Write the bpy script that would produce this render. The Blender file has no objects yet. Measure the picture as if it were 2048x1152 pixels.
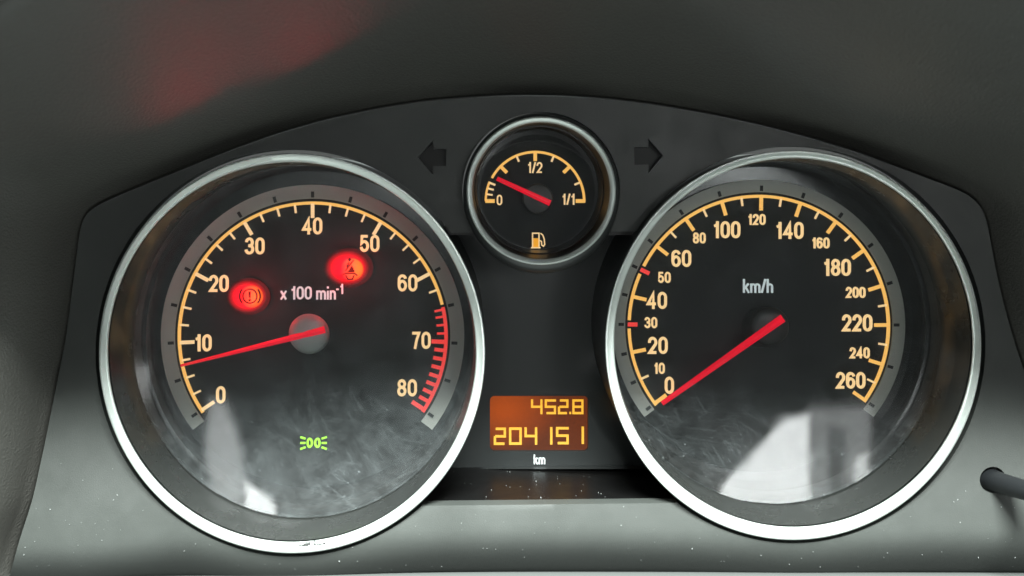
import bpy, bmesh, math, random
from mathutils import Vector, Matrix
from mathutils.geometry import delaunay_2d_cdt

random.seed(7)
SC = bpy.context.scene
COL = SC.collection
PI = math.pi
rad = math.radians

# ------------------------------------------------------------------ units
# The cluster faces -Y.  Drawings of it are in tenth-ish millimetres (S metres per unit),
# measured on the front plane; W() turns a drawing point and a depth into a place in metres.
S = 0.00015
VX, VY, DP = 978.0, 340.0, 2000.0


def W(px, py, d):
    k = (DP + d) / DP
    return Vector(((px - VX) * k * S, d * S, -(py - VY) * k * S))


# ------------------------------------------------------------------ camera
cd = bpy.data.cameras.new('camera')
cam = bpy.data.objects.new('camera', cd)
COL.objects.link(cam)
cam.location = (0, -DP * S, 0)
cam.rotation_euler = (PI / 2, 0, 0)
cd.sensor_width = 36.0
cd.lens = 36.0 * DP / 2048.0
cd.shift_x = (1024 - VX) / 2048.0
cd.shift_y = -(576 - VY) / 2048.0
cd.clip_start = 0.01
cd.clip_end = 50
cd.dof.use_dof = True
cd.dof.focus_distance = (DP + 110) * S
cd.dof.aperture_fstop = 13.0
SC.camera = cam

# ------------------------------------------------------------------ world, lights, exposure
wd = bpy.data.worlds.new('World')
SC.world = wd
wd.use_nodes = True
bg = wd.node_tree.nodes['Background']
bg.inputs[0].default_value = (0.86, 0.95, 0.93, 1)
bg.inputs[1].default_value = 0.125
SC.view_settings.view_transform = 'Standard'
SC.view_settings.look = 'None'
SC.view_settings.exposure = 0
SC.view_settings.gamma = 1


def area_light(name, loc, target, sx, sy, radiance, col=(1, 1, 1)):
    l = bpy.data.lights.new(name, 'AREA')
    l.shape = 'RECTANGLE'
    l.size, l.size_y = sx, sy
    l.energy = radiance * PI * sx * sy
    l.color = col
    o = bpy.data.objects.new(name, l)
    COL.objects.link(o)
    o.location = loc
    d = Vector(target) - Vector(loc)
    o.rotation_euler = d.to_track_quat('-Z', 'Y').to_euler()
    return o


LT = (0.02, 0, -0.08)
area_light('roof_window_light', (0.04, -0.60, 0.66), LT, 0.42, 0.22, 425, (0.93, 1.0, 0.965))  # daylight from high behind the camera; the opening it comes through is assumed
area_light('passenger_window_light', (0.95, -0.42, 0.10), LT, 0.5, 0.3, 4.5, (0.93, 1.0, 0.98))
area_light('driver_window_light', (-0.75, -0.42, 0.10), LT, 0.5, 0.3, 1.8, (0.93, 1.0, 0.98))


def lens_reflection_light():
    """daylight through the glass behind the driver, broken up by seat, pillars and what is outside"""
    o = area_light('rear_window_light', (0.02, -1.0, 0.03), (0.02, 0, 0.03), 0.98, 0.32, 1.0, (0.97, 1.0, 0.99))
    o.data.energy = PI * 0.98 * 0.32
    nt = o.data
    nt.use_nodes = True
    nt = o.data.node_tree
    n, l = nt.nodes, nt.links
    em = n['Emission']
    geo = n.new('ShaderNodeNewGeometry')
    sp = n.new('ShaderNodeSeparateXYZ')
    l.new(geo.outputs['Position'], sp.inputs[0])
    X, Z = sp.outputs['X'], sp.outputs['Z']

    def math_(op, a, b, c=None):
        q = n.new('ShaderNodeMath')
        q.operation = op
        for i, v in enumerate((a, b) if c is None else (a, b, c)):
            if isinstance(v, (int, float)):
                q.inputs[i].default_value = v
            else:
                l.new(v, q.inputs[i])
        return q.outputs[0]

    acc = None
    for pts, val, soft in REFLECTION_PATCHES:
        cx = sum(p[0] for p in pts) / len(pts)
        cz = sum(p[1] for p in pts) / len(pts)
        dist = None
        for (x0, z0), (x1, z1) in zip(pts, pts[1:] + pts[:1]):
            nx, nz = z1 - z0, x0 - x1
            k = math.hypot(nx, nz)
            nx, nz = nx / k, nz / k
            c = -(nx * x0 + nz * z0)
            if nx * cx + nz * cz + c < 0:
                nx, nz, c = -nx, -nz, -c
            e = math_('MULTIPLY_ADD', X, nx, math_('MULTIPLY_ADD', Z, nz, c))
            dist = e if dist is None else math_('MINIMUM', dist, e)
        r = n.new('ShaderNodeMapRange')
        r.interpolation_type = 'SMOOTHSTEP'
        r.inputs['From Min'].default_value = -soft
        r.inputs['From Max'].default_value = soft
        r.inputs['To Max'].default_value = val * 1.75
        l.new(dist, r.inputs['Value'])
        acc = r.outputs['Result'] if acc is None else math_('ADD', acc, r.outputs['Result'])
    ns = n.new('ShaderNodeTexNoise')
    ns.inputs['Scale'].default_value = 38
    ns.inputs['Detail'].default_value = 8
    ns.inputs['Roughness'].default_value = 0.7
    l.new(geo.outputs['Position'], ns.inputs['Vector'])
    acc = math_('MULTIPLY', math_('MAXIMUM', acc, 0.0), math_('MULTIPLY_ADD', ns.outputs['Fac'], 1.1, 0.45))
    l.new(acc, em.inputs['Strength'])


REFLECTION_PATCHES = [  # bright patches of the added lamp, drawn to land as reflections on the lenses
    ([(-0.122, -0.075), (-0.135, -0.041), (-0.143, -0.004), (-0.139, 0.095), (-0.138, 0.115), (-0.100, 0.110), (-0.08, 0.03), (-0.085, -0.02), (-0.101, -0.075)], 4.4, 0.012),
    ([(-0.143, 0.004), (-0.156, 0.023), (-0.174, 0.055), (-0.203, 0.084), (-0.236, 0.105), (-0.236, 0.125), (-0.143, 0.125)], 14.0, 0.005),
    ([(0.022, -0.115), (0.004, -0.115), (0.013, -0.061), (0.026, 0.0), (0.034, 0.0), (0.03, -0.06)], 3.0, 0.004),
    ([(0.359, -0.019), (0.314, -0.022), (0.302, 0.165), (0.500, 0.165), (0.500, 0.112)], 11.5, 0.008),
    ([(0.311, -0.032), (0.197, -0.02), (0.177, 0.165), (0.3, 0.165)], 2.4, 0.012),
    ([(0.278, 0.001), (0.24, 0.012), (0.236, 0.18), (0.262, 0.18)], -1.7, 0.010),
    ([(0.215, 0.066), (0.192, 0.064), (0.193, 0.165), (0.226, 0.165)], 5.5, 0.006),
    ([(0.077, -0.013), (0.052, -0.019), (0.060, 0.028), (0.070, 0.09)], 5.0, 0.006),
    ([(-0.42, -0.02), (-0.145, -0.01), (-0.145, 0.12), (-0.42, 0.12)], 0.45, 0.04),
    ([(0.04, -0.02), (0.50, -0.03), (0.50, 0.15), (0.04, 0.15)], 0.25, 0.04),
]
lens_reflection_light()

# ------------------------------------------------------------------ materials
def nodes(m):
    m.use_nodes = True
    nt = m.node_tree
    return nt, nt.nodes, nt.links


def plastic(name, base, rough, spec=0.5, metallic=0.0, grain=None, grain_str=0.2, rough_var=0.0, kind='noise', col_var=0.0,
            emit=None, emit_str=0.0, var_scale=60.0):
    m = bpy.data.materials.new(name)
    nt, n, l = nodes(m)
    b = n['Principled BSDF']
    b.inputs['Base Color'].default_value = (*base, 1)
    b.inputs['Roughness'].default_value = rough
    b.inputs['Specular IOR Level'].default_value = spec
    b.inputs['Metallic'].default_value = metallic
    if emit:
        b.inputs['Emission Color'].default_value = (*emit, 1)
        b.inputs['Emission Strength'].default_value = emit_str
    tc = n.new('ShaderNodeTexCoord')
    if grain:
        if kind == 'voronoi':
            t = n.new('ShaderNodeTexVoronoi')
            t.feature = 'SMOOTH_F1'
            t.inputs['Smoothness'].default_value = 0.35
            out = t.outputs['Distance']
        else:
            t = n.new('ShaderNodeTexNoise')
            t.inputs['Detail'].default_value = 3
            out = t.outputs['Fac']
        t.inputs['Scale'].default_value = grain
        l.new(tc.outputs['Object'], t.inputs['Vector'])
        bp = n.new('ShaderNodeBump')
        bp.inputs['Strength'].default_value = grain_str
        bp.inputs['Distance'].default_value = 0.0003
        l.new(out, bp.inputs['Height'])
        l.new(bp.outputs['Normal'], b.inputs['Normal'])
    if rough_var or col_var:
        t2 = n.new('ShaderNodeTexNoise')
        t2.inputs['Scale'].default_value = var_scale
        t2.inputs['Detail'].default_value = 6
        t2.inputs['Roughness'].default_value = 0.65
        l.new(tc.outputs['Object'], t2.inputs['Vector'])
        if rough_var:
            r = n.new('ShaderNodeMapRange')
            r.inputs['From Min'].default_value = 0.3
            r.inputs['From Max'].default_value = 0.7
            r.inputs['To Min'].default_value = max(0.02, rough - rough_var)
            r.inputs['To Max'].default_value = min(1, rough + rough_var)
            l.new(t2.outputs['Fac'], r.inputs['Value'])
            l.new(r.outputs['Result'], b.inputs['Roughness'])
        if col_var:
            mx = n.new('ShaderNodeMix')
            mx.data_type = 'RGBA'
            mx.inputs['A'].default_value = (*[c * (1 - col_var) for c in base], 1)
            mx.inputs['B'].default_value = (*[c * (1 + col_var) for c in base], 1)
            l.new(t2.outputs['Fac'], mx.inputs['Factor'])
            l.new(mx.outputs['Result'], b.inputs['Base Color'])
    return m


M = {}
M['fascia'] = plastic('fascia_plastic', (0.034, 0.037, 0.0345), 0.46, 0.30, grain=4200, grain_str=0.16, rough_var=0.10, col_var=0.22, var_scale=45.0)
M['hood'] = plastic('hood_skin', (0.053, 0.052, 0.047), 0.36, 0.5, grain=1500, grain_str=0.4, kind='voronoi', col_var=0.1)
M['centre'] = plastic('centre_plastic', (0.022, 0.025, 0.025), 0.42, 0.4, grain=5000, grain_str=0.05, rough_var=0.05)
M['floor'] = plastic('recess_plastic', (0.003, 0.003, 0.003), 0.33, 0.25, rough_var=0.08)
M['arrow'] = plastic('unlit_lamp_plastic', (0.010, 0.011, 0.010), 0.5, 0.25)
M['chrome'] = plastic('satin_chrome', (0.68, 0.73, 0.70), 0.42, 0.5, metallic=0.66, grain=3000, grain_str=0.03, rough_var=0.05)
M['collar'] = plastic('collar_plastic', (0.030, 0.032, 0.032), 0.38, 0.5, rough_var=0.06)
M['tube'] = plastic('tube_plastic', (0.017, 0.018, 0.017), 0.26, 0.38, rough_var=0.05)
M['tube_in'] = plastic('inner_tube_plastic', (0.010, 0.009, 0.008), 0.18, 0.5)
M['fuel_tube'] = plastic('fuel_tube_plastic', (0.016, 0.015, 0.014), 0.38, 0.45)
M['dial'] = plastic('dial_print', (0.008, 0.0082, 0.008), 0.6, 0.2)
M['band'] = plastic('band_print', (0.33, 0.33, 0.30), 0.55, 0.4, col_var=0.1)
M['black_print'] = plastic('black_print', (0.012, 0.012, 0.012), 0.6, 0.3)
M['hub'] = plastic('hub_plastic', (0.30, 0.32, 0.31), 0.42, 0.5)  # daylight on the rev counter cap is put into this paler colour
M['hub_dark'] = plastic('dark_hub_plastic', (0.020, 0.020, 0.020), 0.45, 0.4)
M['num'] = plastic('lit_numeral', (0.35, 0.28, 0.18), 0.6, 0.2, emit=(1.0, 0.66, 0.30), emit_str=0.90)
M['arc'] = plastic('lit_scale', (0.25, 0.17, 0.06), 0.6, 0.2, emit=(1.0, 0.53, 0.12), emit_str=0.92)
M['tick'] = plastic('lit_tick', (0.35, 0.28, 0.18), 0.6, 0.2, emit=(1.0, 0.68, 0.33), emit_str=0.86)
M['amber'] = plastic('lit_amber', (0.4, 0.25, 0.05), 0.6, 0.2, emit=(1.0, 0.40, 0.015), emit_str=0.80)
M['white_print'] = plastic('white_print', (0.62, 0.66, 0.66), 0.6, 0.2, emit=(0.8, 0.9, 0.92), emit_str=0.42)
M['red_scale'] = plastic('red_scale', (0.5, 0.03, 0.03), 0.5, 0.3, emit=(1.0, 0.055, 0.045), emit_str=0.72)
M['needle'] = plastic('needle_red', (0.42, 0.006, 0.02), 0.25, 0.5, emit=(1.0, 0.002, 0.026), emit_str=0.62)
M['green'] = plastic('green_lamp', (0.2, 0.5, 0.02), 0.5, 0.2, emit=(0.40, 1.0, 0.03), emit_str=0.85)
M['lamp_sym'] = plastic('lamp_symbol', (0.01, 0.0, 0.0), 0.7, 0.1, emit=(0.5, 0.012, 0.006), emit_str=0.13)
M['lcd_seg'] = plastic('display_segment', (0.3, 0.2, 0.05), 0.5, 0.2, emit=(1.0, 0.50, 0.035), emit_str=0.95)
M['scuff'] = plastic('scuff_dark', (0.05, 0.05, 0.05), 0.7, 0.2)
M['dust'] = plastic('dust_grey', (0.20, 0.21, 0.205), 0.9, 0.1)
M['back'] = plastic('housing_black', (0.006, 0.006, 0.006), 0.8, 0.1)
M['stalk'] = plastic('stalk_plastic', (0.008, 0.009, 0.010), 0.45, 0.35)
M['white_mark'] = plastic('white_mark', (0.8, 0.8, 0.8), 0.5, 0.3)
M['column'] = plastic('column_plastic', (0.065, 0.069, 0.067), 0.5, 0.3, grain=2600, grain_str=0.1)


def lamp_mat(name, ox, oz, r_in, rx, rz):
    """warning lamp: red print over a bulb seated a little to one side, fading out through the print at the rim"""
    m = bpy.data.materials.new(name)
    nt, n, l = nodes(m)
    b = n['Principled BSDF']
    b.inputs['Base Color'].default_value = (0.02, 0.002, 0.002, 1)
    b.inputs['Roughness'].default_value = 0.6
    b.inputs['Specular IOR Level'].default_value = 0.2
    tc = n.new('ShaderNodeTexCoord')

    def radius(loc, sc):
        mp = n.new('ShaderNodeMapping')
        mp.vector_type = 'TEXTURE'
        mp.inputs['Location'].default_value = loc
        mp.inputs['Scale'].default_value = sc
        l.new(tc.outputs['Object'], mp.inputs['Vector'])
        ln = n.new('ShaderNodeVectorMath')
        ln.operation = 'LENGTH'
        l.new(mp.outputs['Vector'], ln.inputs[0])
        return mp, ln.outputs['Value']

    def remap(v, a, c, d, e, mode='SMOOTHSTEP'):
        q = n.new('ShaderNodeMapRange')
        q.interpolation_type = mode
        for k, x in zip(('From Min', 'From Max', 'To Min', 'To Max'), (a, c, d, e)):
            q.inputs[k].default_value = x
        l.new(v, q.inputs['Value'])
        return q.outputs['Result']

    mp, rin = radius((ox * S, 0, oz * S), (r_in * S, 1, r_in * S * 0.96))
    core = remap(rin, 1.0, 0.86, 0.0, 1.0)
    sep = n.new('ShaderNodeSeparateXYZ')
    l.new(mp.outputs['Vector'], sep.inputs[0])
    cr = n.new('ShaderNodeValToRGB')
    e = cr.color_ramp.elements
    e[0].position, e[0].color = 0.05, (3.0, 0.004, 0.03, 1)
    e[1].position, e[1].color = 0.95, (3.0, 0.36, 0.015, 1)
    q = e.new(0.45)
    q.color = (3.0, 0.15, 0.05, 1)
    l.new(remap(sep.outputs['X'], -1, 1, 0, 1, 'LINEAR'), cr.inputs['Fac'])
    mx = n.new('ShaderNodeMix')
    mx.data_type = 'RGBA'
    mx.inputs['A'].default_value = (2.0, 0.0, 0.022, 1)
    l.new(core, mx.inputs['Factor'])
    l.new(cr.outputs['Color'], mx.inputs['B'])
    _, rout = radius((-3 * S, 0, 0), (rx * S, 1, rz * S))
    l.new(mx.outputs['Result'], b.inputs['Emission Color'])
    fade = remap(rout, 1.0, 0.40, 0.0, 1.0)
    l.new(fade, b.inputs['Emission Strength'])
    return m


def lcd_mat():
    m = bpy.data.materials.new('lit_display')
    nt, n, l = nodes(m)
    b = n['Principled BSDF']
    b.inputs['Base Color'].default_value = (0.015, 0.008, 0.005, 1)
    b.inputs['Roughness'].default_value = 0.45
    b.inputs['Specular IOR Level'].default_value = 0.25
    tc = n.new('ShaderNodeTexCoord')
    gr = n.new('ShaderNodeTexGradient')
    gr.gradient_type = 'SPHERICAL'
    mp = n.new('ShaderNodeMapping')
    mp.inputs['Location'].default_value = (0.62, 0, -0.32)
    mp.inputs['Scale'].default_value = (55, 0, 75)
    l.new(tc.outputs['Object'], mp.inputs['Vector'])
    l.new(mp.outputs['Vector'], gr.inputs['Vector'])
    ns = n.new('ShaderNodeTexNoise')
    ns.inputs['Scale'].default_value = 900
    ns.inputs['Detail'].default_value = 4
    l.new(tc.outputs['Object'], ns.inputs['Vector'])
    ad = n.new('ShaderNodeMath')
    ad.operation = 'MULTIPLY_ADD'
    ad.inputs[1].default_value = 0.25
    l.new(ns.outputs['Fac'], ad.inputs[0])
    l.new(gr.outputs['Fac'], ad.inputs[2])
    cr = n.new('ShaderNodeValToRGB')
    e = cr.color_ramp.elements
    e[0].position, e[0].color = 0.05, (0.10, 0.019, 0.004, 1)
    e[1].position, e[1].color = 1.0, (0.40, 0.062, 0.002, 1)
    l.new(ad.outputs[0], cr.inputs['Fac'])
    l.new(cr.outputs['Color'], b.inputs['Emission Color'])
    b.inputs['Emission Strength'].default_value = 1.0
    return m


def lens_mat(name, lo, hi, scratch):
    m = bpy.data.materials.new(name)
    nt, n, l = nodes(m)
    n.remove(n['Principled BSDF'])
    out = n['Material Output']
    tc = n.new('ShaderNodeTexCoord')
    tr = n.new('ShaderNodeBsdfTransparent')
    tr.inputs[0].default_value = (0.97, 0.98, 0.98, 1)
    gl = n.new('ShaderNodeBsdfGlossy')
    gl.inputs['Roughness'].default_value = 0.03
    fr = n.new('ShaderNodeFresnel')
    fr.inputs['IOR'].default_value = 1.35
    mx = n.new('ShaderNodeMixShader')
    l.new(fr.outputs[0], mx.inputs[0])
    l.new(tr.outputs[0], mx.inputs[1])
    l.new(gl.outputs[0], mx.inputs[2])
    # wiping scratches and dust film
    df = n.new('ShaderNodeBsdfDiffuse')
    df.inputs[0].default_value = (0.72, 0.80, 0.82, 1)
    facs = []
    for rot, sc in ((0.62, (42, 1, 3200)), (-0.45, (55, 1, 3600)), (1.05, (60, 1, 3000)), (0.15, (38, 1, 4000))):
        mp = n.new('ShaderNodeMapping')
        mp.vector_type = 'TEXTURE'
        mp.inputs['Rotation'].default_value = (0, rot, 0)
        mp.inputs['Scale'].default_value = (1 / sc[0], 1 / sc[1], 1 / sc[2])
        l.new(tc.outputs['Object'], mp.inputs['Vector'])
        ns = n.new('ShaderNodeTexNoise')
        ns.inputs['Scale'].default_value = 1.0
        ns.inputs['Detail'].default_value = 3
        l.new(mp.outputs['Vector'], ns.inputs['Vector'])
        r = n.new('ShaderNodeMapRange')
        r.inputs['From Min'].default_value = 0.58
        r.inputs['From Max'].default_value = 0.76
        r.inputs['To Min'].default_value = 0
        r.inputs['To Max'].default_value = scratch
        l.new(ns.outputs['Fac'], r.inputs['Value'])
        facs.append(r.outputs['Result'])
    cl = n.new('ShaderNodeTexNoise')
    cl.inputs['Scale'].default_value = 150
    cl.inputs['Detail'].default_value = 7
    cl.inputs['Roughness'].default_value = 0.7
    l.new(tc.outputs['Object'], cl.inputs['Vector'])
    r = n.new('ShaderNodeMapRange')
    r.inputs['From Min'].default_value = 0.35
    r.inputs['From Max'].default_value = 0.75
    r.inputs['To Min'].default_value = lo
    r.inputs['To Max'].default_value = hi
    l.new(cl.outputs['Fac'], r.inputs['Value'])
    r2 = n.new('ShaderNodeMapRange')
    r2.inputs['From Min'].default_value = 0.35
    r2.inputs['From Max'].default_value = 0.7
    r2.inputs['To Min'].default_value = 0.015
    r2.inputs['To Max'].default_value = 0.075
    l.new(cl.outputs['Fac'], r2.inputs['Value'])
    l.new(r2.outputs['Result'], gl.inputs['Roughness'])
    acc = r.outputs['Result']
    for f in facs:
        a = n.new('ShaderNodeMath')
        a.operation = 'ADD'
        l.new(acc, a.inputs[0])
        mu = n.new('ShaderNodeMath')
        mu.operation = 'MULTIPLY'
        l.new(f, mu.inputs[0])
        l.new(cl.outputs['Fac'], mu.inputs[1])
        l.new(mu.outputs[0], a.inputs[1])
        acc = a.outputs[0]
    vo = n.new('ShaderNodeTexVoronoi')
    vo.inputs['Scale'].default_value = 170
    l.new(tc.outputs['Object'], vo.inputs['Vector'])
    sp = n.new('ShaderNodeMapRange')
    sp.inputs['From Min'].default_value = 0.055
    sp.inputs['From Max'].default_value = 0.025
    sp.inputs['To Max'].default_value = 0.14
    l.new(vo.outputs['Distance'], sp.inputs['Value'])
    a = n.new('ShaderNodeMath')
    a.operation = 'ADD'
    l.new(acc, a.inputs[0])
    l.new(sp.outputs['Result'], a.inputs[1])
    acc = a.outputs[0]
    m2 = n.new('ShaderNodeMixShader')
    l.new(acc, m2.inputs[0])
    l.new(mx.outputs[0], m2.inputs[1])
    l.new(df.outputs[0], m2.inputs[2])
    l.new(m2.outputs[0], out.inputs['Surface'])
    return m


M['lcd'] = lcd_mat()
M['lens'] = lens_mat('clear_lens', 0.002, 0.012, 0.05)
M['dusty_lens'] = lens_mat('dusty_clear_lens', 0.008, 0.030, 0.045)

# ------------------------------------------------------------------ object helpers
ORG = {}


def thing(name, label, cat, org, group=None):
    o = bpy.data.objects.new(name, None)
    COL.objects.link(o)
    o.empty_display_size = 0.02
    o.location = org
    ORG[o] = Vector(org)
    o['label'] = label
    o['category'] = cat
    if group:
        o['group'] = group
    return o


def tag(o, label=None, cat=None, group=None, kind=None):
    for k, v in (('label', label), ('category', cat), ('group', group), ('kind', kind)):
        if v:
            o[k] = v
    return o


def build(name, bm, mat, parent=None, smooth=None, org=None):
    """link a bmesh (in metres, world) as one object; its origin is org or its parent's origin"""
    base = ORG[parent] if parent else Vector((0, 0, 0))
    g = Vector(org) if org is not None else base
    bmesh.ops.recalc_face_normals(bm, faces=bm.faces)
    bm.transform(Matrix.Translation(-g))
    me = bpy.data.meshes.new(name)
    bm.to_mesh(me)
    bm.free()
    me.materials.append(M[mat] if isinstance(mat, str) else mat)
    if smooth is not None:
        me.shade_smooth()
        if smooth < 180:
            me.set_sharp_from_angle(angle=rad(smooth))
    o = bpy.data.objects.new(name, me)
    COL.objects.link(o)
    if parent:
        o.parent = parent
    o.location = g - base
    ORG[o] = g
    return o


def inst(src, name, parent, rot=0.0):
    """another piece sharing src's mesh, turned about its origin in the dial plane"""
    o = bpy.data.objects.new(name, src.data)
    COL.objects.link(o)
    o.parent = parent
    o.location = src.location
    o.rotation_euler = (0, rot, 0)
    ORG[o] = ORG[src]
    return o


def BM():
    return bmesh.new()


def ribbon(bm, pts, w, d, t, closed=False, w2=None):
    """a flat strip of width w along 2-D drawing points, at depth d, t thick"""
    n = len(pts)
    P = [Vector((p[0], p[1])) for p in pts]
    L, R = [], []
    for i in range(n):
        if closed:
            a, b, c = P[i - 1], P[i], P[(i + 1) % n]
        else:
            a, b, c = P[max(i - 1, 0)], P[i], P[min(i + 1, n - 1)]
        d1 = (b - a).normalized() if (b - a).length > 1e-9 else (c - b).normalized()
        d2 = (c - b).normalized() if (c - b).length > 1e-9 else d1
        n1, n2 = Vector((-d1.y, d1.x)), Vector((-d2.y, d2.x))
        m = n1 + n2
        if m.length < 1e-6:
            m = n1
        m.normalize()
        k = min(1.0 / max(m.dot(n1), 0.35), 2.2)
        ww = w if w2 is None else w + (w2 - w) * i / max(n - 1, 1)
        L.append(b + m * (k * ww / 2))
        R.append(b - m * (k * ww / 2))
    rows = []
    for i in range(n):
        kk = (DP + d + t) / (DP + d)
        f1, f2 = W(*L[i], d), W(*R[i], d)
        b1, b2 = f1.copy(), f2.copy()
        b1.y += t * S
        b2.y += t * S
        rows.append([bm.verts.new(v) for v in (f1, f2, b2, b1)])
    for i in range(n if closed else n - 1):
        a, b = rows[i], rows[(i + 1) % n]
        for k in range(4):
            bm.faces.new((a[k], b[k], b[(k + 1) % 4], a[(k + 1) % 4]))
    if not closed:
        bm.faces.new(rows[0])
        bm.faces.new(rows[-1][::-1])


def slab(bm, pts, d, t):
    """a filled outline at depth d, t thick"""
    f = [bm.verts.new(W(x, y, d)) for x, y in pts]
    b = [bm.verts.new(v.co + Vector((0, t * S, 0))) for v in f]
    bm.faces.new(f)
    bm.faces.new(b[::-1])
    n = len(f)
    for i in range(n):
        bm.faces.new((f[i], f[(i + 1) % n], b[(i + 1) % n], b[i]))


def loft(bm, rings, seg=160, a0=0.0, a1=360.0):
    """rings of (cx, cy, rx, ry, depth) joined into a surface"""
    closed = abs(a1 - a0 - 360) < 1e-6
    n = seg if closed else seg + 1
    rows = []
    for cx, cy, rx, ry, d in rings:
        row = []
        for i in range(n):
            a = rad(a0 + (a1 - a0) * i / seg)
            row.append(bm.verts.new(W(cx + rx * math.sin(a), cy - ry * math.cos(a), d)))
        rows.append(row)
    for r0, r1 in zip(rows, rows[1:]):
        for i in range(n if closed else n - 1):
            j = (i + 1) % n
            bm.faces.new((r0[i], r0[j], r1[j], r1[i]))
    return rows


def ell(cx, cy, rx, ry, n=96, a0=0, a1=360):
    return [(cx + rx * math.sin(rad(a0 + (a1 - a0) * i / n)), cy - ry * math.cos(rad(a0 + (a1 - a0) * i / n)))
            for i in range(n + (0 if abs(a1 - a0) >= 360 else 1))]


def disc(bm, cx, cy, rx, ry, d, t, n=128):
    slab(bm, ell(cx, cy, rx, ry, n), d, t)


def rrect(x0, y0, x1, y1, r, n=5):
    out = []
    for cx, cy, a in ((x1 - r, y0 + r, 0), (x1 - r, y1 - r, 90), (x0 + r, y1 - r, 180), (x0 + r, y0 + r, 270)):
        for i in range(n + 1):
            t = rad(a + 90 * i / n)
            out.append((cx + r * math.sin(t), cy - r * math.cos(t)))
    return out


# ------------------------------------------------------------------ lettering (drawn strokes)
def el(cx, cy, rx, ry, a0, a1, n=10):
    return [(cx + rx * math.cos(rad(a0 + (a1 - a0) * i / n)), cy + ry * math.sin(rad(a0 + (a1 - a0) * i / n))) for i in range(n + 1)]


# (outer width / height, [(points, closed)]) : x 0..1 and y 0..1 span the stroke centre lines
GL = {
    '0': (0.54, [(el(.5, .70, .5, .30, 0, 180) + el(.5, .30, .5, .30, 180, 360), True)]),
    '1': (0.36, [([(.80, -.09), (.80, 1.09)], False), ([(.80, .94), (.52, .80), (-.10, .76)], False)]),
    '2': (0.54, [([(0, .68)] + el(.5, .71, .5, .29, 172, -28, 12) + [(.06, .0), (1.06, .0)], False)]),
    '3': (0.54, [(el(.48, .745, .46, .255, 175, -80, 12) + [(.36, .52)], False),
                 ([(.36, .52)] + el(.48, .27, .52, .27, 78, -175, 12), False)]),
    '4': (0.57, [([(.74, -.09), (.74, 1.0), (.0, .26), (1.1, .26)], False)]),
    '5': (0.54, [([(1.0, 1.0), (.14, 1.0), (.06, .50)] + el(.49, .32, .51, .32, 118, -168, 14), False)]),
    '6': (0.54, [(el(.5, .74, .5, .26, 12, 180, 9) + [(0, .32)], False),
                 (el(.5, .31, .5, .31, 0, 360, 18)[:-1], True)]),
    '7': (0.52, [([(-.08, 1.0), (1.0, 1.0), (.62, .5), (.36, -.09)], False)]),
    '8': (0.54, [(el(.5, .765, .44, .235, 0, 360, 16)[:-1], True), (el(.5, .265, .5, .265, 0, 360, 16)[:-1], True)]),
    '/': (0.36, [([(-.1, -.09), (1.1, 1.09)], False)]),
    '-': (0.34, [([(-.1, .45), (1.1, .45)], False)]),
    'x': (0.46, [([(-.12, -.09), (1.12, .68)], False), ([(-.12, .68), (1.12, -.09)], False)]),
    'i': (0.155, [([(.5, -.09), (.5, .68)], False), ([(.5, .90), (.5, 1.07)], False)]),
    'n': (0.46, [([(0, -.09), (0, .70)], False), ([(0, .45)] + el(.5, .42, .5, .22, 160, 0, 8) + [(1, -.09)], False)]),
    'm': (0.74, [([(0, -.09), (0, .70)], False), ([(0, .48)] + el(.25, .45, .25, .19, 160, 0, 8) + [(.5, -.09)], False),
                 ([(.5, .48)] + el(.75, .45, .25, .19, 160, 0, 8) + [(1, -.09)], False)]),
    'k': (0.48, [([(0, -.09), (0, 1.09)], False), ([(1.0, .70), (.06, .27)], False), ([(.34, .40), (1.06, -.09)], False)]),
    'h': (0.46, [([(0, -.09), (0, 1.09)], False), ([(0, .45)] + el(.5, .42, .5, .22, 160, 0, 8) + [(1, -.09)], False)]),
    ' ': (0.20, []),
}


def text(bm, s, cx, cy, h, d, t=3, stroke=0.155, gap=0.075, wide=1.0):
    tot = sum(GL[c][0] * wide for c in s) + gap * (len(s) - 1)
    x = cx - tot * h / 2
    st = stroke * h
    k = 0
    for c in s:
        w, strokes = GL[c]
        w = w * wide * h
        for pts, closed in strokes:
            iw = max(w - st, 0.01)
            q = [(x + st / 2 + p[0] * iw, cy + h / 2 - st / 2 - p[1] * (h - st)) for p in pts]
            ribbon(bm, q, st, d - 0.05 * k, t, closed)
            k += 1
        x += w + gap * h


# ------------------------------------------------------------------ plates with openings
def inside(p, poly):
    x, y = p
    c = False
    j = len(poly) - 1
    for i in range(len(poly)):
        xi, yi = poly[i]
        xj, yj = poly[j]
        if (yi > y) != (yj > y) and x < (xj - xi) * (y - yi) / (yj - yi) + xi:
            c = not c
        j = i
    return c


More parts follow.
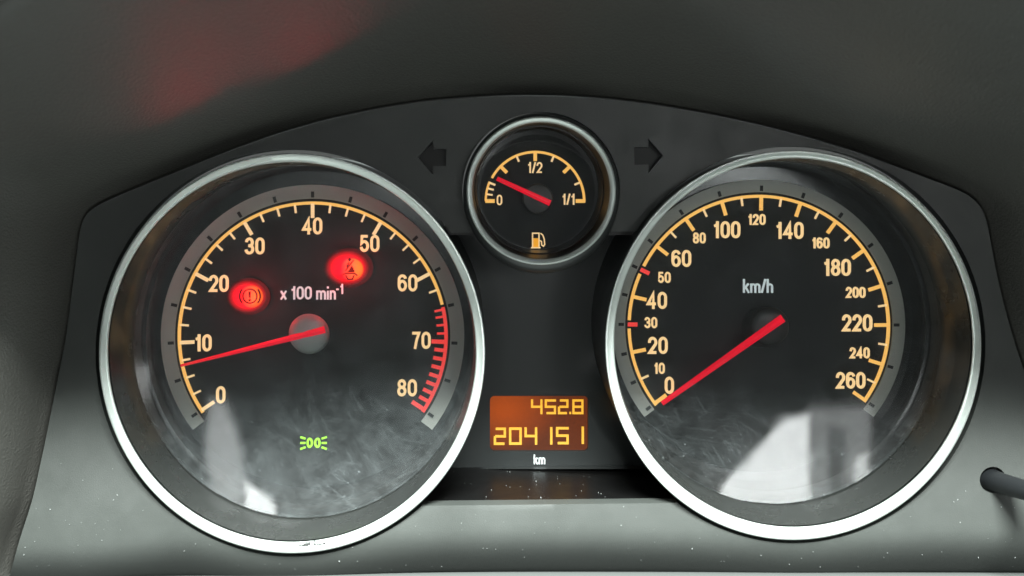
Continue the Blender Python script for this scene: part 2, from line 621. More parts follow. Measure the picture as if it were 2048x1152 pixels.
def plate(bm, outline, holes, depth, step, wall):
    """a sheet with openings; depth(x, y) shapes it and its open edges are turned back by wall"""
    co, ed = [], []
    for loop in [outline] + holes:
        b = len(co)
        co += [Vector(p) for p in loop]
        ed += [(b + i, b + (i + 1) % len(loop)) for i in range(len(loop))]
    xs = [p[0] for p in outline]
    ys = [p[1] for p in outline]
    y = min(ys) + step / 2
    r = 0
    while y < max(ys):
        x = min(xs) + step / 2 + (step / 2 if r % 2 else 0)
        while x < max(xs):
            if inside((x, y), outline) and not any(inside((x, y), h) for h in holes):
                co.append(Vector((x, y)))
            x += step
        y += step * 0.87
        r += 1
    v, e, f, _, _, _ = delaunay_2d_cdt(co, ed, [], 0, 1e-4)
    vs = [bm.verts.new(W(p[0], p[1], depth(p[0], p[1]))) for p in v]
    for t in f:
        c = (sum(v[i][0] for i in t) / len(t), sum(v[i][1] for i in t) / len(t))
        if inside(c, outline) and not any(inside(c, h) for h in holes):
            bm.faces.new([vs[i] for i in t])
    loose = [x for x in bm.verts if not x.link_faces]
    bmesh.ops.delete(bm, geom=loose, context='VERTS')
    if wall:
        be = [x for x in bm.edges if len(x.link_faces) == 1]
        r = bmesh.ops.extrude_edge_only(bm, edges=be)
        nv = [x for x in r['geom'] if isinstance(x, bmesh.types.BMVert)]
        for x in nv:
            x.co.y += wall * S


def sstep(a, b, x):
    t = max(0, min(1, (x - a) / (b - a)))
    return t * t * (3 - 2 * t)


# ------------------------------------------------------------------ the fascia
EDGE = [(14, 1172), (22, 1141), (40, 1076), (65, 1001), (90, 886), (112, 776), (132, 676), (145, 576), (152, 520), (158, 470),
        (163, 441), (172, 425), (187, 414), (250, 386), (350, 346), (450, 306), (550, 270), (650, 241), (750, 219), (850, 203),
        (950, 195), (1024, 192), (1124, 193), (1224, 199), (1324, 212), (1424, 230), (1524, 252), (1624, 278), (1724, 308),
        (1824, 345), (1924, 383), (1950, 394), (1963, 406), (1970, 422), (1976, 455), (1985, 505), (1995, 556), (2011, 622),
        (2031, 692), (2052, 752), (2085, 850), (2125, 960), (2165, 1065), (2200, 1172)]


def resample(pts, step):
    out = [Vector(pts[0])]
    for a, b in zip(pts, pts[1:]):
        a, b = Vector(a), Vector(b)
        n = max(1, int(round((b - a).length / step)))
        for i in range(1, n + 1):
            out.append(a.lerp(b, i / n))
    return out


def smooth_line(P, it):
    for _ in range(it):
        P = [P[0]] + [(P[i - 1] + P[i] * 2 + P[i + 1]) / 4 for i in range(1, len(P) - 1)] + [P[-1]]
    return P


EDGE_S = smooth_line(resample(EDGE, 12), 6)
TACH_RING = (584, 706.5, 386, 400)
SPEED_RING = (1586.5, 690.5, 376, 389.5)
FUEL_RING = (1082.5, 381.5, 149.5, 148.5)


def roll(x):
    return 1082 + 34 * math.exp(-((x - 584) / 190) ** 2) + 16 * math.exp(-((x - 1586) / 190) ** 2) + 30 * sstep(420, 150, x)


def fascia_d(x, y):
    d = -52 * sstep(800, 1090, y)
    r = roll(x)
    if y > r - 22:
        u = (y - (r - 22)) / 60.0
        d += 34 * u * u
    return d


fascia = thing('instrument_fascia', 'dark satin plastic fascia around the round gauges with two unlit arrow symbols', 'dashboard panel',
               W(1080, 800, 0))
AL = [(836, 315), (866, 281), (867, 298), (893, 298), (892, 332), (866, 332), (866, 349)]
AR = [(1326, 311), (1297, 277), (1297, 294), (1268, 294), (1269, 330), (1297, 329), (1297, 346)]
STALK = (1987, 961)
recess = [(760, 466), (908, 466), (946, 465), (1225, 463), (1262, 463), (1400, 463), (1400, 960), (1352, 1006), (830, 1012), (770, 960)]
holes = [ell(584, 706.5, 393, 407, 200), ell(1587, 690, 384, 397, 200), ell(1082, 382, 158, 158, 120), recess, AL, AR,
         ell(STALK[0] - 1, STALK[1] - 1, 26.5, 26.5, 32)]
outl = [(p.x, p.y) for p in EDGE_S] + [(2200 - 40 * i, 1172) for i in range(1, 54)]
bm = BM()
plate(bm, outl, holes, fascia_d, 15, 30)
build('panel_shell', bm, 'fascia', fascia, 35)
for a in (AL, AR):
    cx = sum(p[0] for p in a) / 7
    cy = sum(p[1] for p in a) / 7
    bm = BM()
    slab(bm, [(cx + (p[0] - cx) * 1.06, cy + (p[1] - cy) * 1.06) for p in a], 20, 9)
    build('turn_arrow', bm, 'arrow', fascia)

CP = 232.0   # depth of the centre panel


def centre_d(x, y):
    r = math.hypot((x - 1507.7) / 327, (y - 645) / 324)
    near = max(0.0, 1 - (r - 1) * 327 / 60.0)
    return CP - 75 * near * near * sstep(690, 900, y)


LCD = (980, 792, 1176, 902)
bm = BM()
def circ_x(cx, cy, rx, ry, y, sgn):
    return cx + sgn * rx * math.sqrt(max(0, 1 - ((y - cy) / ry) ** 2))


cp_right = [(circ_x(1507.7, 645, 325, 322, y, -1), y) for y in range(400, 931, 15)]
cp_left = [(circ_x(635, 659, 333, 345, y, 1), y) for y in range(925, 399, -15)]
plate(bm, cp_right + [(cp_right[-1][0] + 8, 938), (cp_left[0][0] - 8, 938)] + cp_left,
      [rrect(*LCD, 9)], centre_d, 14, 12)
centre = build('centre_panel', bm, 'centre', fascia, 40)
bm = BM()
text(bm, 'km', 1079, 919, 19, CP - 2, 3, 0.15, 0.06, 0.95)
build('unit_text', bm, 'white_print', centre)
# recess floor and roof
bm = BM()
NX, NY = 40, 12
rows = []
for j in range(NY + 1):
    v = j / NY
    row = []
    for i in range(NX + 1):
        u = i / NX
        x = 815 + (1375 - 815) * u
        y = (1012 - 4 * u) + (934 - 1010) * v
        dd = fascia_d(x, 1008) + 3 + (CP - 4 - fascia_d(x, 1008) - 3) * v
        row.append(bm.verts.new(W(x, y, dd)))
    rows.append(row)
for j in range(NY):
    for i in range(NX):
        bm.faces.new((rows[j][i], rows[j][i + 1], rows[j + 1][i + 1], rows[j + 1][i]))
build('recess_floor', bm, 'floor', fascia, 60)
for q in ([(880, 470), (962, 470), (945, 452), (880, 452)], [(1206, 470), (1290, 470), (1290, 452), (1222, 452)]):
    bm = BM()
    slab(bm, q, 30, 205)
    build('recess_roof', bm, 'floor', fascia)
bm = BM()
slab(bm, [(-500, 100), (2500, 100), (2500, 1400), (-500, 1400)], 330, 20)
build('housing_back', bm, 'back', fascia)

# ------------------------------------------------------------------ the hood
hood = thing('dashboard_hood', 'dark grained dashboard hood curving over the gauges with a faint red reflection', 'dashboard hood', W(1080, 190, 0))
P = EDGE_S
nrm = []
for i in range(len(P)):
    t = (P[min(i + 1, len(P) - 1)] - P[max(i - 1, 0)]).normalized()
    nrm.append(Vector((t.y, -t.x)))
for _ in range(14):
    nrm = [nrm[0]] + [((nrm[i - 1] + nrm[i] * 2 + nrm[i + 1]) / 4).normalized() for i in range(1, len(nrm) - 1)] + [nrm[-1]]
prof = [(3, 40), (4, 14), (7, 2), (13, -8)]
u = 0
while u < 640:
    u += 24
    prof.append((13 + 0.27 * u + 0.00004 * u * u, -8 - u))
prof += [(prof[-1][0] + 12, prof[-1][1] - 14), (prof[-1][0] + 40, prof[-1][1] - 12), (prof[-1][0] + 60, prof[-1][1] + 30),
         (prof[-1][0] + 70, prof[-1][1] + 400)]
bm = BM()
rows = []
for o_, d in prof:
    row = []
    for p, nn in zip(P, nrm):
        b = W(p.x, p.y, 0)
        f = 0.68 + 0.42 * sstep(520, 250, p.y) - 0.08 * sstep(600, 1000, p.y)
        if d < -8:
            d_, oo = -8 + (d + 8) * f, 13 + (o_ - 13) * f
        else:
            d_, oo = d, o_
        q = Vector((b.x + nn.x * oo * S, d_ * S, b.z - nn.y * oo * S))
        row.append(bm.verts.new(q))
    rows.append(row)
for r0, r1 in zip(rows, rows[1:]):
    for i in range(len(P) - 1):
        bm.faces.new((r0[i], r0[i + 1], r1[i + 1], r1[i]))
build('hood_skin', bm, 'hood', hood, 60)

# ------------------------------------------------------------------ gauges
def sphere_lens(bm, cx, cy, rx, ry, d_edge, sag, tilt, n_r=20, seg=128):
    """clear dished cover: edge at d_edge, middle sag deeper, bottom tilted toward the driver"""
    def dep(u, v):
        return d_edge + sag * (1 - (u * u + v * v)) - tilt * v
    for side, off in ((0, 0.0), (1, 4.0)):
        rows = []
        c = bm.verts.new(W(cx, cy, dep(0, 0) + off))
        for k in range(1, n_r + 1):
            r = k / n_r
            row = []
            for i in range(seg):
                a = 2 * PI * i / seg
                uu, vv = r * math.sin(a), -r * math.cos(a)
                row.append(bm.verts.new(W(cx + rx * uu, cy + ry * vv, dep(uu, vv) + off)))
            rows.append(row)
        for i in range(seg):
            bm.faces.new((c, rows[0][i], rows[0][(i + 1) % seg]))
        for r0, r1 in zip(rows, rows[1:]):
            for i in range(seg):
                bm.faces.new((r0[i], r0[(i + 1) % seg], r1[(i + 1) % seg], r1[i]))
        if side == 0:
            last = rows[-1]
        else:
            for i in range(seg):
                bm.faces.new((last[i], last[(i + 1) % seg], rows[-1][(i + 1) % seg], rows[-1][i]))


def needle_bm(tip, tail, w_tip, w_tail, d_tip, d_tail, hgt):
    """a tapering bar with a ridged top"""
    bm = BM()
    a, b = Vector(tip), Vector(tail)
    t = (b - a).normalized()
    nn = Vector((-t.y, t.x))
    rows = []
    for k in range(7):
        u = k / 6
        p = a.lerp(b, u)
        w = w_tip + (w_tail - w_tip) * u
        d = d_tip + (d_tail - d_tip) * u
        pts = [(p - nn * w / 2, d + hgt), (p - nn * w / 2, d + 2.0), (p - nn * w * .06, d - 3.0), (p + nn * w * .06, d - 3.0),
               (p + nn * w / 2, d + 2.0), (p + nn * w / 2, d + hgt)]
        rows.append([bm.verts.new(W(q.x, q.y, dd)) for q, dd in pts])
    for r0, r1 in zip(rows, rows[1:]):
        for i in range(6):
            j = (i + 1) % 6
            bm.faces.new((r0[i], r1[i], r1[j], r0[j]))
    bm.faces.new(rows[0])
    bm.faces.new(rows[-1][::-1])
    return bm


def shift(ring, d0, d1, grow=1.0):
    """the same circle seen again at another depth (its place and size kept)"""
    cx, cy, rx, ry = ring
    k = (DP + d0) / (DP + d1)
    return (VX + (cx - VX) * k, VY + (cy - VY) * k, rx * k * grow, ry * k * grow, d1)


def gauge_body(g, ring, inner, lens_d, dial_d, sag, tilt, collar_d, lens_m='lens', collar_grow=0.992):
    cx, cy, rx, ry = ring
    ix, iy, irx, iry = inner
    bm = BM()
    loft(bm, [(cx, cy, rx - 4, ry - 4, -30), (cx, cy, rx - .5, ry - .5, -50), (cx, cy, rx, ry, -57), (cx, cy, rx - 1.5, ry - 1.5, -60.5),
              (cx, cy, rx - 4, ry - 4, -61),
              (ix, iy, irx + 4.5, iry + 4.5, -49), (ix, iy, irx + 2.2, iry + 2.2, -48.8), (ix, iy, irx + .6, iry + .6, -46.5),
              (ix, iy, irx, iry, -43), (ix, iy, irx - .3, iry - .3, -34)], 220)
    bez = build('bezel_ring', bm, 'chrome', g, 50)
    bm = BM()
    loft(bm, [shift(ring, -57, -31, collar_grow), shift(ring, -57, collar_d, collar_grow)], 200)
    build('collar', bm, 'collar', g, 60)
    inn = (ix, iy, irx - .3, iry - .3)
    bm = BM()
    mid = -34 + (lens_d + 34) * 0.45
    loft(bm, [shift(inn, -40, -34, .999), shift(inn, -40, mid, .986), shift(inn, -40, mid + 1.5, .9855), shift(inn, -40, lens_d + 14, .9845)], 220)
    build('outer_shroud', bm, 'tube', g, 40)
    bm = BM()
    mid2 = lens_d + (dial_d - lens_d) * 0.5
    loft(bm, [shift(inn, -40, lens_d + 14, .9838), shift(inn, -40, mid2, .978), shift(inn, -40, mid2 + 2, .962), shift(inn, -40, dial_d + 8, .955),
              shift(inn, -40, dial_d + 9, .5)], 220)
    build('inner_shroud', bm, 'tube_in', g, 40)
    bm = BM()
    lx, ly, lrx, lry, _ = shift(inn, -40, lens_d, .985)
    sphere_lens(bm, lx, ly, lrx, lry, lens_d, sag, tilt)
    build('lens', bm, lens_m, g, 60, org=W(lx, ly, lens_d))
    return bez


def ticks(g, face, c, angles, r_out, length, width, d, mat, name):
    """one tick built at the top of the dial, the others copied round it"""
    org = W(c[0], c[1], d)
    bm = BM()
    ribbon(bm, [(c[0], c[1] - r_out), (c[0], c[1] - r_out + length)], width, d, 3)
    src = build(name, bm, mat, face, org=org)
    src.rotation_euler = (0, rad(angles[0]), 0)
    for a in angles[1:]:
        inst(src, name, face, rad(a))


def arc(c, r, a0, a1, n=80):
    return ell(c[0], c[1], r, r, n, a0, a1)


# ---- tachometer
TC = (625, 673)
TD = 190.0
tach = thing('tachometer', 'round rev counter reading about 7 with two red warning lamps lit', 'gauge', W(*TC, TD), 'round gauges with chrome rings')
bez = gauge_body(tach, TACH_RING, (584, 704, 368, 380), 80, TD, 40, 12, 250, 'dusty_lens')
bm = BM()
random.seed(3)
for x0, y0, n in ((594, 1092, 9), (612, 1086, 8), (626, 1090, 10), (604, 1090, 7)):
    pts = []
    for i in range(n):
        pts.append((x0 + i * 2.8, y0 - i * .35 + random.uniform(-2.0, 2.0)))
    ribbon(bm, pts, 1.7, -56.5, 3)
build('scuff', bm, 'scuff', bez)
bm = BM()
disc(bm, TC[0], TC[1], 302, 302, TD, 6)
face = build('dial_face', bm, 'dial', tach, 30)
bm = BM()
ribbon(bm, arc(TC, 289.5, -128, 128, 120), 28, TD - 3, 3)
build('grey_band', bm, 'band', face, 30)
ticks(tach, face, TC, [-123.6 + 15.45 * i for i in range(17)], 290, 12, 6, TD - 5, 'black_print', 'band_tick')
bm = BM()
ribbon(bm, arc(TC, 267, -124.8, 76.2, 110), 6, TD - 6, 4)
build('scale_arc', bm, 'arc', face)
bm = BM()
ribbon(bm, arc(TC, 267, 77.4, 124.4, 40), 7, TD - 6, 4)
build('red_arc', bm, 'red_scale', face)
ST = 30.9
ticks(tach, face, TC, [-123.6 + ST * i for i in range(7)], 266, 29, 7, TD - 6.5, 'tick', 'major_tick')
ticks(tach, face, TC, [-123.6 + ST / 4 * i for i in range(1, 26) if i % 4], 266, 17, 4, TD - 6.5, 'tick', 'minor_tick')
ticks(tach, face, TC, [92.4, 123.3], 268, 30, 8, TD - 6.5, 'red_scale', 'red_major_tick')
ticks(tach, face, TC, [78.4, 81.4, 85, 88.7], 266, 17, 4.2, TD - 6.5, 'red_scale', 'red_minor_tick')
ticks(tach, face, TC, [96.1, 100, 103.9, 107.8, 111.7, 115.5, 119.4], 266, 21, 7, TD - 6.5, 'red_scale', 'red_zone_tick')
for s, x, y in (('0', 441, 790), ('10', 406, 686), ('20', 437, 567), ('30', 509, 492), ('40', 624, 452), ('50', 739, 487), ('60', 815, 566),
                ('70', 842, 681), ('80', 814, 776)):
    bm = BM()
    text(bm, s, x, y, 34, TD - 6, 4)
    build('numeral', bm, 'num', face)
bm = BM()
text(bm, 'x 100 min', 616, 586, 26, TD - 6, 4, 0.14)
text(bm, '-1', 679, 578, 20, TD - 6, 4, 0.15)
build('unit_text', bm, 'white_print', face)


def lamp(g, name, c, rx, ry, inner, sym):
    cx, cy = c
    bm = BM()
    disc(bm, cx, cy, rx, ry, TD - 4, 6, 48)
    m = lamp_mat(name + '_glow', inner[0], -inner[1], inner[2], rx, ry)
    o = build(name, bm, m, g, org=W(cx, cy, TD - 4))
    bm = BM()
    sym(bm)
    build('symbol', bm, 'lamp_sym', o)
    L = bpy.data.lights.new(name + '_spill', 'POINT')
    L.energy = 0.016
    L.color = (1.0, 0.02, 0.035)
    L.shadow_soft_size = 0.003
    lo = bpy.data.objects.new(name + '_spill', L)
    COL.objects.link(lo)
    lo.location = W(cx, cy, TD - 26)
    return o


def brake_sym(bm):
    cx, cy = 499.5, 592.5
    ribbon(bm, ell(cx, cy, 14, 14, 28), 2.8, TD - 7, 3, True)
    ribbon(bm, ell(cx, cy, 20.5, 20.5, 14, 48, 132), 2.9, TD - 7, 3)
    ribbon(bm, ell(cx, cy, 20.5, 20.5, 14, -132, -48), 2.9, TD - 7, 3)
    ribbon(bm, [(cx - .5, cy - 9), (cx - .5, cy + 3)], 4.2, TD - 7, 3, False, 3.2)
    disc(bm, cx - .5, cy + 8, 2.4, 2.4, TD - 7, 3, 12)


def belt_sym(bm):
    cx, cy = 700, 540
    disc(bm, cx - 1.1, cy - 20.7, 3.2, 3.6, TD - 7, 3, 12)
    ribbon(bm, [(cx + 6.9, cy - 19.5), (cx - 1.1, cy - 9.2), (cx - 9.2, cy + 2.3)], 2.7, TD - 7.1, 3)
    ribbon(bm, [(cx - 2.3, cy - 14.9), (cx - 6.9, cy - 5.8)], 3.2, TD - 7.2, 3)
    slab(bm, [(cx + 3.4, cy - 9.2), (cx + 9.2, cy + 2.3), (cx + 8.0, cy + 4.6), (cx - 5.8, cy + 4.6), (cx - 2.3, cy)], TD - 7, 3)
    ribbon(bm, [(cx - 16.1, cy + 10.3), (cx - 9.2, cy + 6.9), (cx + 9.2, cy + 6.9), (cx + 14.9, cy + 11.5)], 2.7, TD - 7.1, 3)
    ribbon(bm, [(cx - 9.2, cy + 10.3), (cx - 4.6, cy + 18.4), (cx + 4.6, cy + 18.4), (cx + 8.0, cy + 10.3)], 2.7, TD - 7.2, 3)


lamp(tach, 'brake_warning_lamp', (497, 593), 44, 37, (7, 0, 27), brake_sym)
lamp(tach, 'seat_belt_lamp', (697, 536), 50, 40, (7, 3, 27), belt_sym)
bm = BM()
for sx, cx in ((-1, 618.6), (1, 635.2)):
    pts = []
    for i in range(20):
        a = 2 * PI * i / 20
        rx = 5.2 if math.cos(a) * -sx > 0 else 3.6
        pts.append((cx + rx * math.cos(a), 886 - 8 * math.sin(a)))
    ribbon(bm, pts, 4.0, TD - 6, 3, True)
    for dy0, dy1 in ((-8.3, -11.5), (0.3, .3), (8.8, 12.4)):
        ribbon(bm, [(626.9 + sx * 16.2, 886 + dy0), (626.9 + sx * 26.4, 886 + dy1)], 3.4, TD - 6, 3)
build('side_light_lamp', bm, 'green', tach)
bm = needle_bm((361, 731.5), (650, 659), 5, 14, TD - 30, TD - 64, 9)
nd = build('needle', bm, 'needle', tach, 25)
bm = BM()
loft(bm, [(619, 668, 40, 40, TD - 2), (617, 667, 39.5, 39.5, TD - 38), (617, 667, 38, 38, TD - 45), (617, 667, 33, 33, TD - 51), (617, 667, 25, 25, TD - 55),
          (617, 667, 13, 13, TD - 57.5), (617, 667, .5, .5, TD - 58.5)], 72)
build('needle_cap', bm, 'hub', nd, 60)

# ---- speedometer
PC = (1518, 652)
speed = thing('speedometer', 'round speed dial marked km/h with its red needle resting at zero', 'gauge', W(*PC, TD), 'round gauges with chrome rings')
gauge_body(speed, SPEED_RING, (1586.5, 685, 358.5, 369), 80, TD, 40, 12, 250)
bm = BM()
disc(bm, PC[0], PC[1], 292, 292, TD, 6)
face = build('dial_face', bm, 'dial', speed, 30)
bm = BM()
ribbon(bm, arc(PC, 280, -128.5, 128.5, 120), 25, TD - 3, 3)
build('grey_band', bm, 'band', face, 30)
A60 = [-126.7 + 12.45 * i for i in range(7)]
A260 = [-52 + 17.7 * i for i in range(11)]
ticks(speed, face, PC, A60 + A260[1:], 281, 11, 6, TD - 5, 'black_print', 'band_tick')
GAP = 1.9
for i, (a0, a1) in enumerate(((-127.6, A60[3] - GAP), (A60[3] + GAP, A60[5] - GAP), (A60[5] + GAP, 125.8))):
    bm = BM()
    ribbon(bm, arc(PC, 259.5, a0, a1, 30 if i < 2 else 100), 6, TD - 6, 4)
    build('scale_arc', bm, 'arc', face)
ticks(speed, face, PC, [A60[0], A60[2], A60[4], A60[6]] + A260[1:], 259, 28, 7, TD - 6.5, 'arc', 'major_tick')
ticks(speed, face, PC, [A60[1]] + [a + 8.85 for a in A260[:-1]], 259, 17, 4, TD - 6.5, 'tick', 'minor_tick')
ticks(speed, face, PC, [A60[3], A60[5]], 262, 19, 8, TD - 6.5, 'red_scale', 'red_tick')
for s, x, y, h in (('0', 1339, 771, 34), ('10', 1319, 737, 22), ('20', 1316, 691, 34), ('30', 1302, 645.5, 22), ('40', 1314, 601, 34),
                   ('50', 1329, 555, 22), ('60', 1363, 517, 34), ('80', 1399, 476, 22), ('100', 1454, 459.5, 34), ('120', 1514, 439, 22),
                   ('140', 1580, 461, 34), ('160', 1642, 486, 22), ('180', 1675, 535, 34), ('200', 1712, 585, 22),
                   ('220', 1715, 646, 34), ('240', 1720, 706, 22), ('260', 1702, 761, 33)):
    bm = BM()
    text(bm, s, x, y, h, TD - 6, 4, 0.155 if h > 30 else 0.165)
    build('numeral', bm, 'num', face)
bm = BM()
text(bm, 'km/h', 1516.5, 572, 27, TD - 6, 4, 0.135, 0.06)
build('unit_text', bm, 'white_print', face)
bm = needle_bm((1324, 807), (1566, 636), 9.5, 17, TD - 30, TD - 66, 12)
nd = build('needle', bm, 'needle', speed, 25)
bm = BM()
loft(bm, [(1524, 655, 40, 40, TD - 2), (1539, 653, 39, 39, TD - 44), (1539, 653, 37.5, 37.5, TD - 50), (1539, 653, 33, 33, TD - 54), (1539, 653, 22, 22, TD - 56.5),
          (1539, 653, .5, .5, TD - 57.5)], 72)
build('needle_cap', bm, 'hub_dark', nd, 50)

# ---- fuel gauge
FC = (1070.5, 402)
FD = 110.0
fuel = thing('fuel_gauge', 'small round fuel gauge between the two large dials reading about a quarter', 'gauge', W(*FC, FD), 'round gauges with chrome rings')
cx, cy, rx, ry = FUEL_RING
bm = BM()
loft(bm, [(cx, cy, rx - 2, ry - 2, -30), (cx, cy, rx, ry, -52), (cx, cy, rx - 1, ry - 1, -56), (cx, cy, rx - 3, ry - 3, -57.5),
          (cx, cy, rx - 9.5, ry - 9.5, -54.5), (cx, cy, rx - 11.2, ry - 11.2, -50), (cx, cy, rx - 11.7, ry - 11.7, -44), (cx, cy, rx - 12, ry - 12, -36)], 160)
build('bezel_ring', bm, 'chrome', fuel, 50)
bm = BM()
loft(bm, [(cx, cy, rx - 1, ry - 1, -32), (cx, cy + 2, rx + 4, ry + 5, -28), (cx, cy + 5, rx + 7, ry + 11, -14), (cx, cy + 5, rx + 6, ry + 12, 10),
          (cx, cy + 4, rx - 1, ry + 5, 60), (cx, cy, rx - 6, ry - 6, 245)], 140)
build('collar', bm, 'collar', fuel, 50)
inn = (cx, cy, rx - 12.2, ry - 12.2)
bm = BM()
loft(bm, [shift(inn, -40, -38), shift(inn, -40, 40, .985), shift(inn, -40, 42, .965), shift(inn, -40, FD + 4, .95), shift(inn, -40, FD + 5, .4)], 160)
build('inner_shroud', bm, 'fuel_tube', fuel, 40)
bm = BM()
lx, ly, lrx, lry, _ = shift(inn, -40, 30, .984)
sphere_lens(bm, lx, ly, lrx, lry, 30, 3, 25, 10, 96)
build('lens', bm, 'lens', fuel, 60, org=W(lx, ly, 30))
fx, fy, frx, fry, _ = shift(inn, -40, FD, .9)
bm = BM()
disc(bm, fx, fy + 4, frx, fry, FD, 5, 96)
face = build('dial_face', bm, 'dial', fuel, 30)
bm = BM()
ribbon(bm, arc(FC, 98, -62, 91, 70), 5, FD - 5, 3)
build('scale_arc', bm, 'arc', face)
bm = BM()
ribbon(bm, ell(FC[0], FC[1], 99, 99, 16, -90, -67), 4.5, FD - 5, 3)
build('reserve_arc', bm, 'arc', face)
ticks(fuel, face, FC, [-45, 0, 45], 97, 17, 7, FD - 5.5, 'arc', 'major_tick')
ticks(fuel, face, FC, [-90, 90], 100, 19, 7.5, FD - 5.5, 'arc', 'end_tick')
ticks(fuel, face, FC, [-22.5, 22.5, 67.5], 97, 12, 4, FD - 5.5, 'tick', 'minor_tick')
ticks(fuel, face, FC, [-82, -75], 98, 12, 3.6, FD - 5.5, 'tick', 'reserve_tick')
ticks(fuel, face, FC, [-68.2], 99, 13, 4.2, FD - 5.5, 'tick', 'minor_tick')
for s, x, y, h in (('0', 999, 400, 21), ('1/2', 1070, 335, 22), ('1/1', 1137, 398.5, 22)):
    bm = BM()
    text(bm, s, x, y, h, FD - 5, 3, 0.15, 0.05)
    build('numeral', bm, 'tick', face)
bm = BM()
ribbon(bm, [(1065.2, 495), (1065.2, 466.5), (1078, 466.5), (1078, 495)], 2.6, FD - 5.2, 3)
ribbon(bm, [(1062, 495.5), (1081, 495.5)], 2.6, FD - 5.3, 3)
ribbon(bm, [(1081, 466.5), (1085.5, 470), (1088.5, 478), (1089.5, 489), (1087, 492.5), (1083.5, 490), (1083, 483), (1080, 481)], 2.4, FD - 5.2, 3)
pump = build('fuel_pump_symbol', bm, 'tick', face)
bm = BM()
slab(bm, [(1066.2, 476.5), (1077, 476.5), (1077, 494.3), (1066.2, 494.3)], FD - 4.8, 3)
build('pump_fill', bm, 'amber', fuel)
bm = needle_bm((994, 357), (1100.5, 406.5), 8.5, 12, FD - 26, FD - 44, 8)
nd = build('needle', bm, 'needle', fuel, 25)
bm = BM()
loft(bm, [(1075, 398, 31, 31, FD - 2), (1076, 397, 30, 30, FD - 28), (1076, 397, 28, 28, FD - 32), (1076, 397, 18, 18, FD - 33),
          (1076, 397, .5, .5, FD - 33.5)], 60)
build('needle_cap', bm, 'hub_dark', nd, 50)

# ------------------------------------------------------------------ trip display
disp = thing('trip_display', 'small amber screen showing 452.8 above 204151 in segment digits', 'display', W(1078, 847, CP + 8))
bm = BM()
slab(bm, rrect(977, 789, 1179, 905, 10), CP + 8, 10)
scr = build('screen', bm, 'lcd', disp, org=W(1078, 847, CP + 8))
SEG = {'0': 'abcdef', '1': 'bc', '2': 'abged', '4': 'fgbc', '5': 'afgcd', '8': 'abcdefg'}


def digit(ch, x0, y0, x1, y1, w=4.2):
    bm = BM()
    h = y1 - y0
    sl = 1.3
    ym = (y0 + y1) / 2
    l, r, t, b = x0 + w / 2, x1 - w / 2, y0 + w / 2, y1 - w / 2
    sg = SEG[ch]
    jog = 1.6 if ch in '25' else 0
    ln = {'a': ((x0 + (4 if ch == '2' else 0), t), (x1, t)), 'd': ((x0 + (3.5 if ch == '5' else 0), b), (x1 - (3 if ch == '2' else 0), b)),
          'g': ((x0 + (3 if ch == '2' else w * .6), ym), (x1 - (3 if ch == '2' else w * .6), ym)),
          'f': ((l, y0), (l, ym + w / 2)), 'b': ((r, y0), (r, ym + w / 2)), 'e': ((l, ym), (l, y1)), 'c': ((r, ym - w / 2), (r, y1))}
    for k, s in enumerate(sg):
        p, q = ln[s]
        ribbon(bm, [p, q], w, CP + 5 - 0.08 * k, 2)
    build('digit', bm, 'lcd_seg', scr)


for ch, x0, x1 in (('4', 1062, 1085), ('5', 1089.5, 1112), ('2', 1116, 1137), ('8', 1144.8, 1167)):
    digit(ch, x0, 799, x1, 828.5)
bm = BM()
ribbon(bm, [(1140.6, 824), (1140.6, 828.3)], 3.6, CP + 5, 2)
build('decimal_point', bm, 'lcd_seg', scr)
for ch, x0, x1, y in (('2', 987.5, 1012, 855.5), ('0', 1018, 1043.5, 855.2), ('4', 1049, 1074.5, 855), ('1', 1081, 1105, 854.6), ('5', 1112, 1137.5, 854.3),
                      ('1', 1144, 1168, 853.5)):
    digit(ch, x0, y, x1, y + 34.5, 4.7)

# ------------------------------------------------------------------ reset stalk
stalk = thing('reset_stalk', 'thin black round stalk poking out of the fascia beside the right dial', 'reset stalk', W(STALK[0], STALK[1], 0))
a = W(STALK[0] - 26, STALK[1] - 7, 18)
b = W(2115, 1000, -190)
ax = (b - a).normalized()
ux = ax.cross(Vector((0, 0, 1))).normalized()
uz = ux.cross(ax)
bm = BM()
rows = []
Lr = (b - a).length
for s_, r_ in ((0, 23.5), (0.12, 23.5), (0.30, 20), (0.86, 17.5), (0.93, 17.5), (0.985, 17), (1.0, 11), (1.002, 1)):
    c = a + ax * (Lr * s_)
    rows.append([bm.verts.new(c + (ux * math.cos(2 * PI * i / 40) + uz * math.sin(2 * PI * i / 40)) * r_ * S) for i in range(40)])
for r0, r1 in zip(rows, rows[1:]):
    for i in range(40):
        bm.faces.new((r0[i], r0[(i + 1) % 40], r1[(i + 1) % 40], r1[i]))
build('stalk_rod', bm, 'stalk', stalk, 40)
bm = BM()
r0 = []
for s_, r_ in ((0.50, 19.6), (0.56, 19.5)):
    c = a + ax * (Lr * s_)
    r0.append([bm.verts.new(c + (ux * math.cos(t) + uz * math.sin(t)) * r_ * S) for t in [rad(150 + i * 6.5) for i in range(11)]])
for i in range(10):
    bm.faces.new((r0[0][i], r0[0][i + 1], r0[1][i + 1], r0[1][i]))
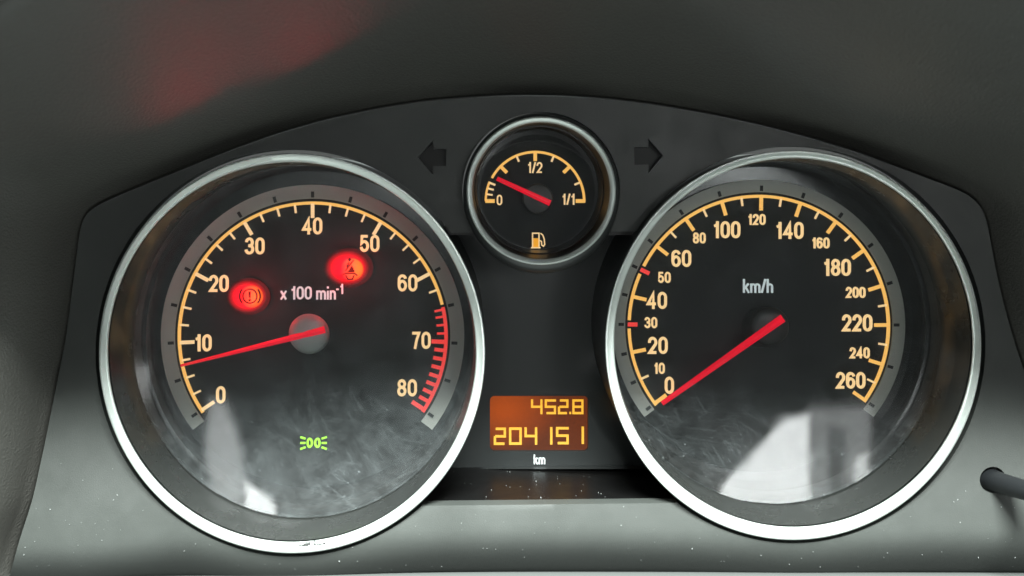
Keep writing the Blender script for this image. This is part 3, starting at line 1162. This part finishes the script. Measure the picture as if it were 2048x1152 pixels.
build('white_mark', bm, 'white_mark', stalk, 60)

# ------------------------------------------------------------------ steering column cover below, its unseen shelf added to bounce light up
cover = thing('steering_column_cover', 'pale top edge of the steering column cover along the bottom of the photo', 'column cover', W(1080, 1150, -60))
bm = BM()
rows = []
for zz, dd in ((-815, 60), (-794, 0), (-786, -30), (-783, -60), (-786, -120), (-800, -300), (-815, -500), (-830, -700), (-860, -800), (-960, -840)):
    rows.append([bm.verts.new(Vector(((x - VX) * S, dd * S, (zz - 13 + 3 * math.cos((x - 1080) / 1100 * 1.5) - 7 * sstep(1100, 250, x)) * S))) for x in range(-200, 2420, 60)])
for r0, r1 in zip(rows, rows[1:]):
    for i in range(len(r0) - 1):
        bm.faces.new((r0[i], r0[i + 1], r1[i + 1], r1[i]))
build('cover_shell', bm, 'column', cover, 60)

# ------------------------------------------------------------------ dust
random.seed(11)
bm = BM()


def speck(x, y, d, r):
    n = random.choice((4, 5, 5, 6))
    st = random.uniform(.5, 1.6)
    a0 = random.uniform(0, PI)
    pts = []
    for i in range(n):
        t = 2 * PI * i / n
        q = r * random.uniform(.7, 1.2)
        u_, v_ = q * math.cos(t) * st, q * math.sin(t) / st
        pts.append((x + u_ * math.cos(a0) - v_ * math.sin(a0), y + u_ * math.sin(a0) + v_ * math.cos(a0)))
    slab(bm, pts, d, 1.2)


def in_hole(x, y):
    return any(inside((x, y), h) for h in holes)


n = 0
while n < 100:
    x, y = random.uniform(40, 2040), 1150 - abs(random.gauss(0, 130))
    if in_hole(x, y) or y < 830 or not inside((x, y), outl) or y > 1140:
        continue
    speck(x, y, fascia_d(x, y) - 1.5, random.choice((.35, .4, .4, .45, .5, .5, .6, 1.1)))
    n += 1
for i in range(40):
    v = random.random()
    x = random.uniform(880, 1310)
    speck(x, 1009 - 74 * v, -35 + 262 * v - 4, random.choice((.4, .5, .6, .7, 1.2)))
dust = build('dust_specks', bm, 'dust')
tag(dust, 'pale dust specks scattered over the lower dashboard plastic', 'dust', kind='stuff')
